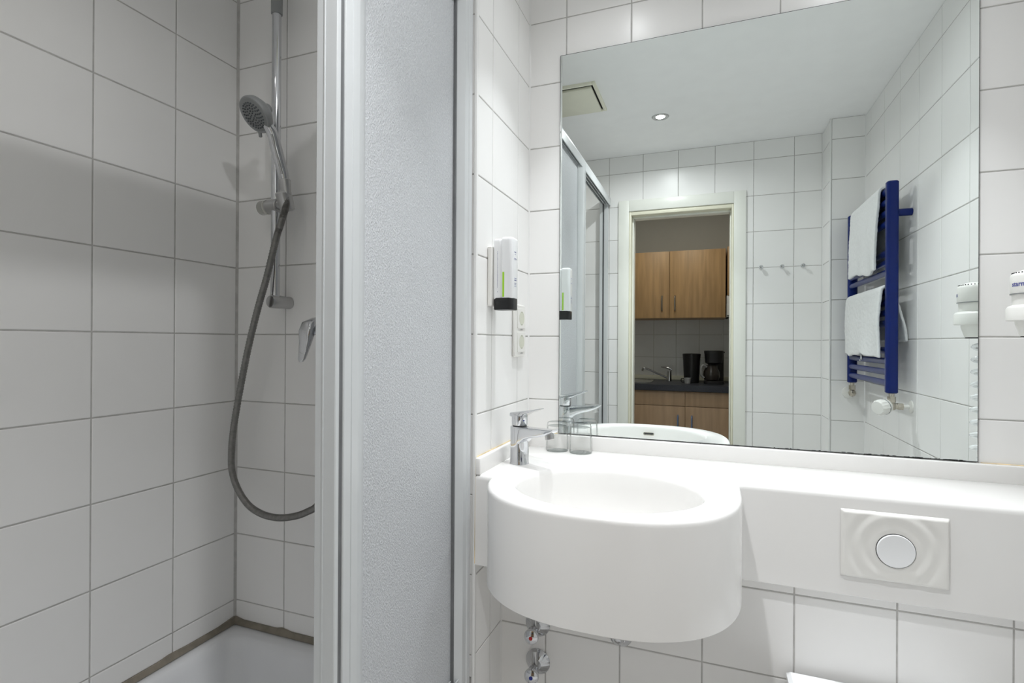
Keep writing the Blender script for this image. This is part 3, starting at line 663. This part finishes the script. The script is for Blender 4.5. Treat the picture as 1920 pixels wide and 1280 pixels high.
# ------------------------------------------------------------------ shower tray
ty = thing('shower_tray', 'white enamelled shower tray with brownish sealant joint', 'shower tray', (-.4, -1.0, 0))
TX0, TX1, TY0, TY1, TZ = XS+.001, -.004, YD+.002, YS-.001, F0-.85
def rr2(d, r): return [((TX0+TX1)/2+x, (TY0+TY1)/2+y) for x, y in rrect(TX1-TX0-2*d, TY1-TY0-2*d, r, 6)]
bm = B(); loft(bm, [[Vector((x, y, z)) for x, y in rr2(d, r)] for d, r, z in ((0, .004, 0), (0, .004, TZ-.004), (.004, .006, TZ), (.038, .05, TZ+.001), (.046, .055, TZ-.004), (.056, .06, TZ-.02), (.085, .09, TZ-.14), (.11, .1, TZ-.165), (.14, .1, TZ-.172), (.32, .05, TZ-.178))])
obj('tray_body', bm, tray_m, ty, smooth=50)
bm = B()
for k in range(1):
    for (p0, p1) in (((XS, YD+.01), (XS, YS)), ((XS, YS), (-.066, YS))):
        n_ = 40; vs = []
        for i in range(n_+1):
            t = i/n_; x, y = p0[0]+(p1[0]-p0[0])*t, p0[1]+(p1[1]-p0[1])*t
            bulge = 0
            for q in ((-.606,) if p0[1] == YS else (-.6, -.8, -1.0, -1.2)): bulge += .006*math.exp(-(((x if p0[1] == YS else y)-q)/.018)**2)
            bulge += .007*math.exp(-((min(abs(t), abs(1-t)))/.03)**2) if (p0[1] != YS and t > .5) or (p0[1] == YS and t < .5) else 0
            o2 = Vector((1, 0)) if p0[1] != YS else Vector((0, -1))
            vs.append([Vector((x, y, TZ+.014+bulge)), Vector((x+o2.x*.004, y+o2.y*.004, TZ+.013+bulge)), Vector((x+o2.x*.012, y+o2.y*.012, TZ+.0015)), Vector((x, y, TZ-.002))])
        loft(bm, vs)
obj('sealant_joint', bm, seal_m, ty)

# ------------------------------------------------------------------ shower enclosure
en = thing('shower_enclosure', 'white framed sliding shower screen with a frosted pane, slid open', 'shower screen', (-.03, -1.0, TZ))
EZ0, EZ1 = TZ+.001, F0+.874
def vprof(name, poly, mat=alu_m, z0=EZ0+.0005, z1=EZ1-.01, par=en):
    bm = B(); prism(bm, poly, z0, z1); return obj(name, bm, mat, par, smooth=25)
def ccw(p):
    a = sum(p[i-1][0]*p[i][1]-p[i][0]*p[i-1][1] for i in range(len(p))); return p if a > 0 else p[::-1]
wp = vprof('wall_profile', ccw([(-.060, YS-.0065), (-.010, YS-.0065), (-.008, YS-.010), (-.008, YS-.024), (-.0105, YS-.027), (-.0105, YS-.045), (-.013, YS-.048), (-.026, YS-.058), (-.060, YS-.058)]))
vprof('pane_seal', ccw([(-.042, YS-.0585), (-.0268, YS-.0585), (-.0268, YS-.063), (-.042, YS-.063)]), rubber_m, par=wp)
st = vprof('panel_stile', ccw([(-.044, -.812), (-.032, -.812), (-.0285, -.816), (-.0155, -.848), (-.015, -.851), (-.015, -.866), (-.0165, -.867), (-.0165, -.868), (-.015, -.869), (-.015, -.8855), (-.0165, -.887), (-.044, -.887)]))
vprof('stile_seal', ccw([(-.040, -.8872), (-.0185, -.8872), (-.0185, -.8970), (-.040, -.8970)]), rubber_m, par=st)
vprof('sliding_panel_stile', ccw([(-.0565, -.850), (-.044, -.850), (-.044, -.8972), (-.0165, -.8972), (-.015, -.899), (-.015, -.906), (-.0165, -.9075), (-.038, -.9075), (-.0385, -.9090), (-.0405, -.9090), (-.041, -.9075), (-.055, -.9075), (-.0565, -.9055)]))
bm = B(); box(bm, -.0385, -.0335, -.815, YS-.058, EZ0+.03, EZ1-.03); tag(obj('frosted_pane', bm, frost_m, en, smooth=0), 'frosted pane of the shower screen')
bm = B(); box(bm, -.0535, -.0500, -.855, -.47, EZ0+.03, EZ1-.03); obj('sliding_pane', bm, frost_m, en, smooth=0)
# head rail with three running grooves, sill rail
bm = B(); ra, rb_ = YS-.007, YD+.008
box(bm, -.066, -.016, rb_, ra, EZ1-.016, EZ1, .002)
for x0, x1 in ((-.0195, -.016), (-.0350, -.0315), (-.0505, -.047), (-.066, -.0625)): box(bm, x0, x1, rb_, ra, EZ1-.046 if x0 > -.02 else EZ1-.040, EZ1-.014)
obj('head_rail', bm, alu_m, en, smooth=25)
bm = B()
for x0, x1 in ((-.0310, -.0200), (-.0465, -.0355), (-.0620, -.0510)): box(bm, x0, x1, rb_+.002, ra-.002, EZ1-.020, EZ1-.0165)
obj('rail_groove', bm, rubber_m, en, smooth=0)
bm = B(); box(bm, -.066, -.016, rb_, ra, EZ0, EZ0+.024, .003)
for x0, x1 in ((-.0195, -.016), (-.0350, -.0315), (-.0505, -.047), (-.066, -.0625)): box(bm, x0, x1, rb_, ra, EZ0+.02, EZ0+.036)
obj('sill_rail', bm, alu_m, en, smooth=25)
ep = vprof('closing_post', ccw([(-.078, YD+.0075), (-.030, YD+.0075), (-.030, YD+.036), (-.032, YD+.038), (-.050, YD+.038), (-.050, YD+.020), (-.060, YD+.020), (-.060, YD+.038), (-.076, YD+.038), (-.078, YD+.036)]))
vprof('post_seal', ccw([(-.0598, YD+.0205), (-.0502, YD+.0205), (-.0502, YD+.030), (-.0598, YD+.030)]), rubber_m, par=ep)

# ------------------------------------------------------------------ shower rail, hand shower, mixer
sr = thing('shower_rail', 'chrome vertical shower rail on the shower back wall', 'shower rail', (-.596, YS, F0+.1))
bm = B(); cyl(bm, (-.596, -.452, F0+.118), (-.596, -.452, F0+.93), .0122, seg=24); obj('rail_tube', bm, chrome_m, sr)
bm = B(); cyl(bm, (-.596, -.452, F0+.915), (-.596, -.452, F0+1.06), .0152, seg=24, ch=.001); obj('upper_sleeve', bm, grey_plastic_m, sr)
for zz, mm in ((F0+.109, dull_chrome_m), (F0+1.02, dull_chrome_m)):
    bm = B(); lathe(bm, [(.0175, 0), (.0175, .03), (.0185, .034), (.0185, .062), (.016, .066), (.001, .067)], axis((-.591, YS-.0, zz), (-.08, -1, 0)), 28); obj('wall_bracket', bm, mm, sr)
bm = B(); hz = F0+.378; lathe(bm, [(.019, -.030), (.0195, -.028), (.0195, .012), (.017, .014)], axis((-.594, -.452, hz), (1, -.12, 0)), 28)
cyl(bm, (-.585, -.453, hz), (-.548, -.470, hz+.001), .0135, seg=20)
lathe(bm, [(.0125, -.028), (.019, -.024), (.0215, .020), (.019, .024), (.0135, .024)], axis((-.536, -.478, hz+.002), (-.10, -.30, 1)), 28); sl = obj('slider', bm, dull_chrome_m, sr)
bm = B(); lathe(bm, [(.014, -.036), (.020, -.034), (.0205, -.058), (.018, -.061), (.001, -.0612)], axis((-.594, -.452, hz), (1, -.12, 0)), 28); obj('clamp_knob', bm, pm('clear_knob', (.78, .78, .74), .15, trans=.85), sl)
hs = thing('hand_shower', 'chrome hand shower with grey spray face and grey hose, in its slider', 'hand shower', (-.536, -.49, F0+.37))
hp = smooth_path([(-.5305, -.486, F0+.428), (-.5335, -.491, F0+.455), (-.5390, -.498, F0+.487), (-.5440, -.505, F0+.520), (-.5470, -.513, F0+.550), (-.5535, -.524, F0+.572), (-.562, -.532, F0+.585)], 6)
rr_ = [.0125+.0025*math.sin(PI*min(1, i/len(hp)*1.15)) for i in range(len(hp))]
bm = B(); tube(bm, hp, rr_, 18); obj('handle', bm, chrome_m, hs)
bm = B(); tube(bm, [p + Vector((.006, -.011, .0)) for p in hp[4:24]], .0035, 8); obj('handle_groove', bm, dull_chrome_m, hs)
hn = Vector((-.16, -.66, -.57)).normalized(); hc = Vector((-.5735, -.543, F0+.5945))
hm = axis(hc, hn)
bm = B(); lathe(bm, [(.001, -.034), (.018, -.032), (.034, -.022), (.0455, -.010), (.0482, .0), (.0482, .004), (.0460, .0075)], hm, 40); lathe(bm, [(.012, -.046), (.0155, -.030)], axis(hc, hn), 20)
obj('shower_head', bm, grey_plastic_m, hs)
bm = B(); lathe(bm, [(.0445, .0062), (.040, .0085), (.001, .0095)], hm, 40); fc = obj('spray_face', bm, pm('spray_face_plastic', (.24, .25, .25), .4, var=.05), hs)
bm = B()
for r, n_ in ((.006, 4), (.012, 8), (.019, 13), (.026, 19), (.0325, 24)):
    for k in range(n_):
        a = 2*PI*k/n_+r*200; lathe(bm, [(.0022, .0080), (.0019, .0112), (.0007, .0116)], hm @ Matrix.Translation((r*math.cos(a), r*math.sin(a), 0)), 7)
obj('spray_nozzles', bm, pm('nozzle_rubber', (.10, .11, .12), .5, var=.05), fc)['kind'] = 'stuff'
bm = B(); q = hm @ Vector((.010, -.046, .002)); tube(bm, [hm @ Vector((-.020, -.038, .003)), hm @ Vector((-.030, -.052, .004))], .0045, 10); obj('spray_switch', bm, grey_plastic_m, hs)
bm = B(); cyl(bm, (-.5305, -.486, F0+.434), (-.5265, -.4835, F0+.394), .0150, .0125, seg=24, ch=.001); obj('hose_nut', bm, dull_chrome_m, hs)
hpts = [(-.527, -.4835, F0+.405), (-.525, -.485, F0+.370), (-.529, -.490, F0+.343), (-.540, -.492, F0+.310), (-.557, -.49, F0+.273), (-.588, -.49, F0+.173), (-.620, -.49, F0+.086), (-.652, -.49, F0-.017), (-.679, -.49, F0-.122), (-.702, -.49, F0-.227), (-.7125, -.49, F0-.303), (-.711, -.49, F0-.363), (-.690, -.49, F0-.413), (-.651, -.49, F0-.454), (-.602, -.49, F0-.474), (-.546, -.49, F0-.478), (-.491, -.49, F0-.468), (-.447, -.49, F0-.451), (-.410, -.488, F0-.426), (-.375, -.482, F0-.36), (-.355, -.474, F0-.25), (-.348, -.468, F0-.12), (-.346, -.466, F0-.02)]
hp2 = smooth_path(hpts, 26); rs = [.0088+.0006*(1 if i % 2 else -1) for i in range(len(hp2))]
bm = B(); tube(bm, hp2, rs, 12); obj('hose', bm, pm('metal_hose', (.24, .235, .225), .38, .7, var=.12, scale=120), hs, smooth=80)
mx = thing('shower_mixer', 'chrome wall shower mixer with a hanging lever, half behind the screen stile', 'tap', (-.40, YS, F0+.02))
bm = B(); cyl(bm, (-.43, -.462, F0+.03), (-.25, -.462, F0+.03), .024, seg=28, ch=.004); cyl(bm, (-.345, -.466, F0+.03), (-.345, -.466, F0-.03), .012)
for x in (-.42, -.27): lathe(bm, [(.033, 0), (.033, .004), (.014, .016), (.012, .06)], axis((x, YS, F0+.03), (0, -1, 0)), 28)
obj('mixer_body', bm, chrome_m, mx)
bm = B(); sec = []
for p, w1, t1 in (((-.432, -.478, F0+.062), .018, .020), ((-.438, -.490, F0+.052), .040, .036), ((-.440, -.497, F0+.030), .046, .034), ((-.4395, -.504, F0+.002), .036, .022), ((-.441, -.510, F0-.026), .028, .014), ((-.443, -.514, F0-.046), .022, .011), ((-.4435, -.516, F0-.054), .012, .007)):
    sec.append([Vector(p)+Vector((x, y, y*.25)) for x, y in rrect(w1, t1, t1*.42, 4)])
loft(bm, sec); obj('lever', bm, chrome_m, mx, smooth=60)

# ------------------------------------------------------------------ kitchenette furniture (seen through the doorway in the mirror)
wt = thing('kitchen_worktop', 'dark speckled worktop of the kitchenette', 'worktop', (.2, -2.9, F0-.368))
bm = B()
for r in sub_rect((-.6, 1.1, KB+.001, -2.6), (-.30, .10, -3.08, -2.72)): box(bm, r[0], r[1], r[2], r[3], F0-.368, F0-.322)
obj('worktop_slab', bm, worktop_m, wt, smooth=0)
bm = B(); box(bm, -.6, 1.1, KB+.001, KB+.018, F0-.3215, F0-.285, .004); obj('upstand', bm, cream_m, wt)
bc_ = thing('base_cabinet', 'beech-fronted base cabinet under the dark worktop', 'cabinet', (.38, -2.9, 0))
bm = B(); box(bm, -.5, 1.0, KB+.01, -2.642, .1, F0-.520, 0); box(bm, -.5, 1.0, -2.66, -2.642, F0-.52, F0-.369); obj('carcass', bm, wood2_m, bc_, smooth=0)
bm = B(); box(bm, -.5, 1.0, KB+.05, -2.70, 0, .1); obj('plinth', bm, dark_m, bc_, smooth=0)
for a, b, hxx in ((-.06, .3775, .327), (.3805, .82, .428)):
    bm = B(); box(bm, a, b, -2.642, -2.622, F0-.483, F0-.372, .0015); obj('drawer_front', bm, wood2_m, bc_)
    bm = B(); box(bm, a, b, -2.642, -2.622, .11, F0-.487, .0015); dr = obj('cabinet_door', bm, wood2_m, bc_)
    bm = B(); tube(bm, smooth_path([(hxx, -2.623, F0-.555), (hxx, -2.600, F0-.565), (hxx, -2.595, F0-.605), (hxx, -2.600, F0-.645), (hxx, -2.623, F0-.655)], 5), .0055, 10); obj('handle', bm, pm('blue_steel_handle', (.20, .30, .52), .3, .6), dr)
uc = thing('wall_cabinet', 'beech two-door wall cabinet over the kitchenette sink', 'cabinet', (.25, -3.0, F0+.2))
bm = B(); box(bm, -.17, .668, KB+.001, -2.822, F0+.2, F0+.737); obj('carcass', bm, wood_m, uc, smooth=0)
for a, b, hxx in ((-.17, .2455, .191), (.2485, .665, .291)):
    bm = B(); box(bm, a, b, -2.821, -2.802, F0+.2, F0+.737, .0015); dr = obj('cabinet_door', bm, wood_m, uc)
    bm = B(); tube(bm, smooth_path([(hxx, -2.803, F0+.377), (hxx, -2.783, F0+.367), (hxx, -2.779, F0+.318), (hxx, -2.783, F0+.269), (hxx, -2.803, F0+.259)], 5), .0055, 10); obj('handle', bm, pm('steel_handle', (.33, .32, .30), .3, .8), dr)
sc2 = thing('hood_cabinet', 'short beech wall cabinet over the white cooker hood', 'cabinet', (.95, -3.0, F0+.375))
bm = B(); box(bm, .678, 1.2, KB+.001, -2.84, F0+.375, F0+.755); obj('carcass', bm, wood_m, sc2, smooth=0)
bm = B(); box(bm, .682, 1.2, -2.839, -2.82, F0+.375, F0+.755, .0015); obj('cabinet_door', bm, wood_m, sc2)
ho = thing('cooker_hood', 'white open-fronted cooker hood under the short beech cabinet', 'cooker hood', (.95, -3.0, F0+.2))
bm = B(); box(bm, .674, 1.2, KB+.001, -2.83, F0+.310, F0+.373, .003); box(bm, .674, .694, KB+.001, -2.83, F0+.205, F0+.312); box(bm, .674, 1.2, KB+.001, -2.83, F0+.205, F0+.222, .003); obj('housing', bm, trim_m, ho)
bm = B(); box(bm, .694, 1.2, -2.98, -2.96, F0+.222, F0+.31); obj('filter', bm, dark_m, ho, smooth=0)
bm = B(); box(bm, .690, .720, -2.90, -2.84, F0+.223, F0+.30, .004); obj('switch_panel', bm, grey_plastic_m, ho)
sk = thing('kitchen_sink', 'steel sink let into the dark worktop', 'sink', (-.1, -2.9, F0-.45))
bm = B(); loft(bm, [[Vector((-.10+x, -2.90+y, F0+z)) for x, y in rrect(w1, h1, r1, 5)] for w1, h1, r1, z in ((.42, .38, .05, -.3215), (.42, .38, .05, -.3185), (.38, .34, .05, -.3175), (.37, .33, .06, -.33), (.33, .29, .06, -.44), (.25, .2, .06, -.45))]); obj('sink_bowl', bm, steel_m, sk)
kt = thing('kitchen_tap', 'slim chrome kitchen tap behind the steel sink', 'tap', (.236, -3.0, F0-.322))
bm = B(); cyl(bm, (.236, -3.0, F0-.322), (.236, -3.0, F0-.235), .0215, .019, seg=20); tube(bm, smooth_path([(.225, -3.0, F0-.295), (.15, -2.99, F0-.262), (.06, -2.975, F0-.222), (.035, -2.97, F0-.214), (.022, -2.968, F0-.222), (.020, -2.968, F0-.240)], 5), .0085, 10); obj('tap_body', bm, chrome_m, kt)
bm = B(); loft(bm, [[Vector((x, -3.0+a, F0+z+b)) for a, b in rrect(w1, h1, h1*.4, 3)] for x, z, w1, h1 in ((.258, -.225, .030, .02), (.236, -.214, .036, .022), (.205, -.207, .026, .012), (.168, -.203, .016, .007))]); obj('lever', bm, chrome_m, kt)
cn = thing('black_canister', 'tall tapered black canister on the worktop beside the coffee maker', 'canister', (.416, -2.90, F0-.322))
bm = B(); lathe(bm, [(.055, 0), (.058, .003), (.066, .18), (.070, .225), (.071, .232), (.066, .236), (.064, .225), (.056, .01)], Matrix.Translation((.416, -2.90, F0-.322)), 32); obj('canister_body', bm, black_m, cn)
bm = B(); box(bm, .484, .489, -2.925, -2.895, F0-.25, F0-.13, .002); obj('side_grip', bm, grey_plastic_m, cn)
cm = thing('coffee_maker', 'black filter coffee maker with glass jug on the worktop', 'coffee maker', (.585, -2.92, F0-.322))
bm = B(); prism(bm, [(.585+x, -2.90+y) for x, y in rrect(.15, .22, .04, 5)], F0-.322, F0-.298, ch=.004); obj('base', bm, black_m, cm)
bm = B(); prism(bm, [(.600+x, -2.975+y) for x, y in rrect(.12, .07, .02, 4)], F0-.30, F0-.06, ch=.003); obj('water_tank', bm, black_m, cm)
bm = B(); loft(bm, [[Vector((.583+x*k, -2.91+y*k, F0+z)) for x, y in rrect(.145, .19, .045, 5)] for k, z in ((.70, -.165), (.88, -.155), (.95, -.09), (1, -.068), (.98, -.060))]); obj('filter_housing', bm, black_m, cm)
bm = B(); box(bm, .630, .665, -2.90, -2.87, F0-.078, F0-.066, .003); obj('lid_tab', bm, black_m, cm)
bm = B(); lathe(bm, [(.040, 0), (.055, .006), (.063, .04), (.060, .07), (.046, .10), (.044, .118), (.046, .122)], Matrix.Translation((.567, -2.875, F0-.297)), 32); jg = obj('jug', bm, pm('dark_jug_glass', (.03, .025, .022), .05, var=.1, coat=.5), cm)
bm = B(); tube(bm, smooth_path([(.530, -2.84, F0-.19), (.505, -2.825, F0-.175), (.490, -2.82, F0-.20), (.490, -2.82, F0-.25), (.510, -2.83, F0-.275)], 5), .0085, 10); obj('jug_handle', bm, pm('grey_handle', (.30, .30, .30), .35), jg)
cp = thing('small_cup', 'small grey cup on the worktop in front of the black canister', 'cup', (.388, -2.80, F0-.322))
bm = B(); lathe(bm, [(.020, 0), (.022, .002), (.0285, .045), (.0275, .045), (.021, .005), (.001, .005)], Matrix.Translation((.388, -2.80, F0-.322)), 24); obj('cup_body', bm, pm('grey_china', (.36, .36, .36), .3), cp)
bm = B(); tube(bm, smooth_path([(.366, -2.80, F0-.285), (.346, -2.80, F0-.283), (.340, -2.80, F0-.300), (.352, -2.80, F0-.313), (.368, -2.80, F0-.308)], 5), .0035, 8); obj('cup_handle', bm, dark_m, cp)
bm = B(); box(bm, .652, .660, KB+.001, KB+.006, F0-.284, F0+.2); tag(obj('trim_2', bm, trim_m, smooth=0), 'thin white strip on the splashback below the wall cabinets', 'trim', None, 'structure')
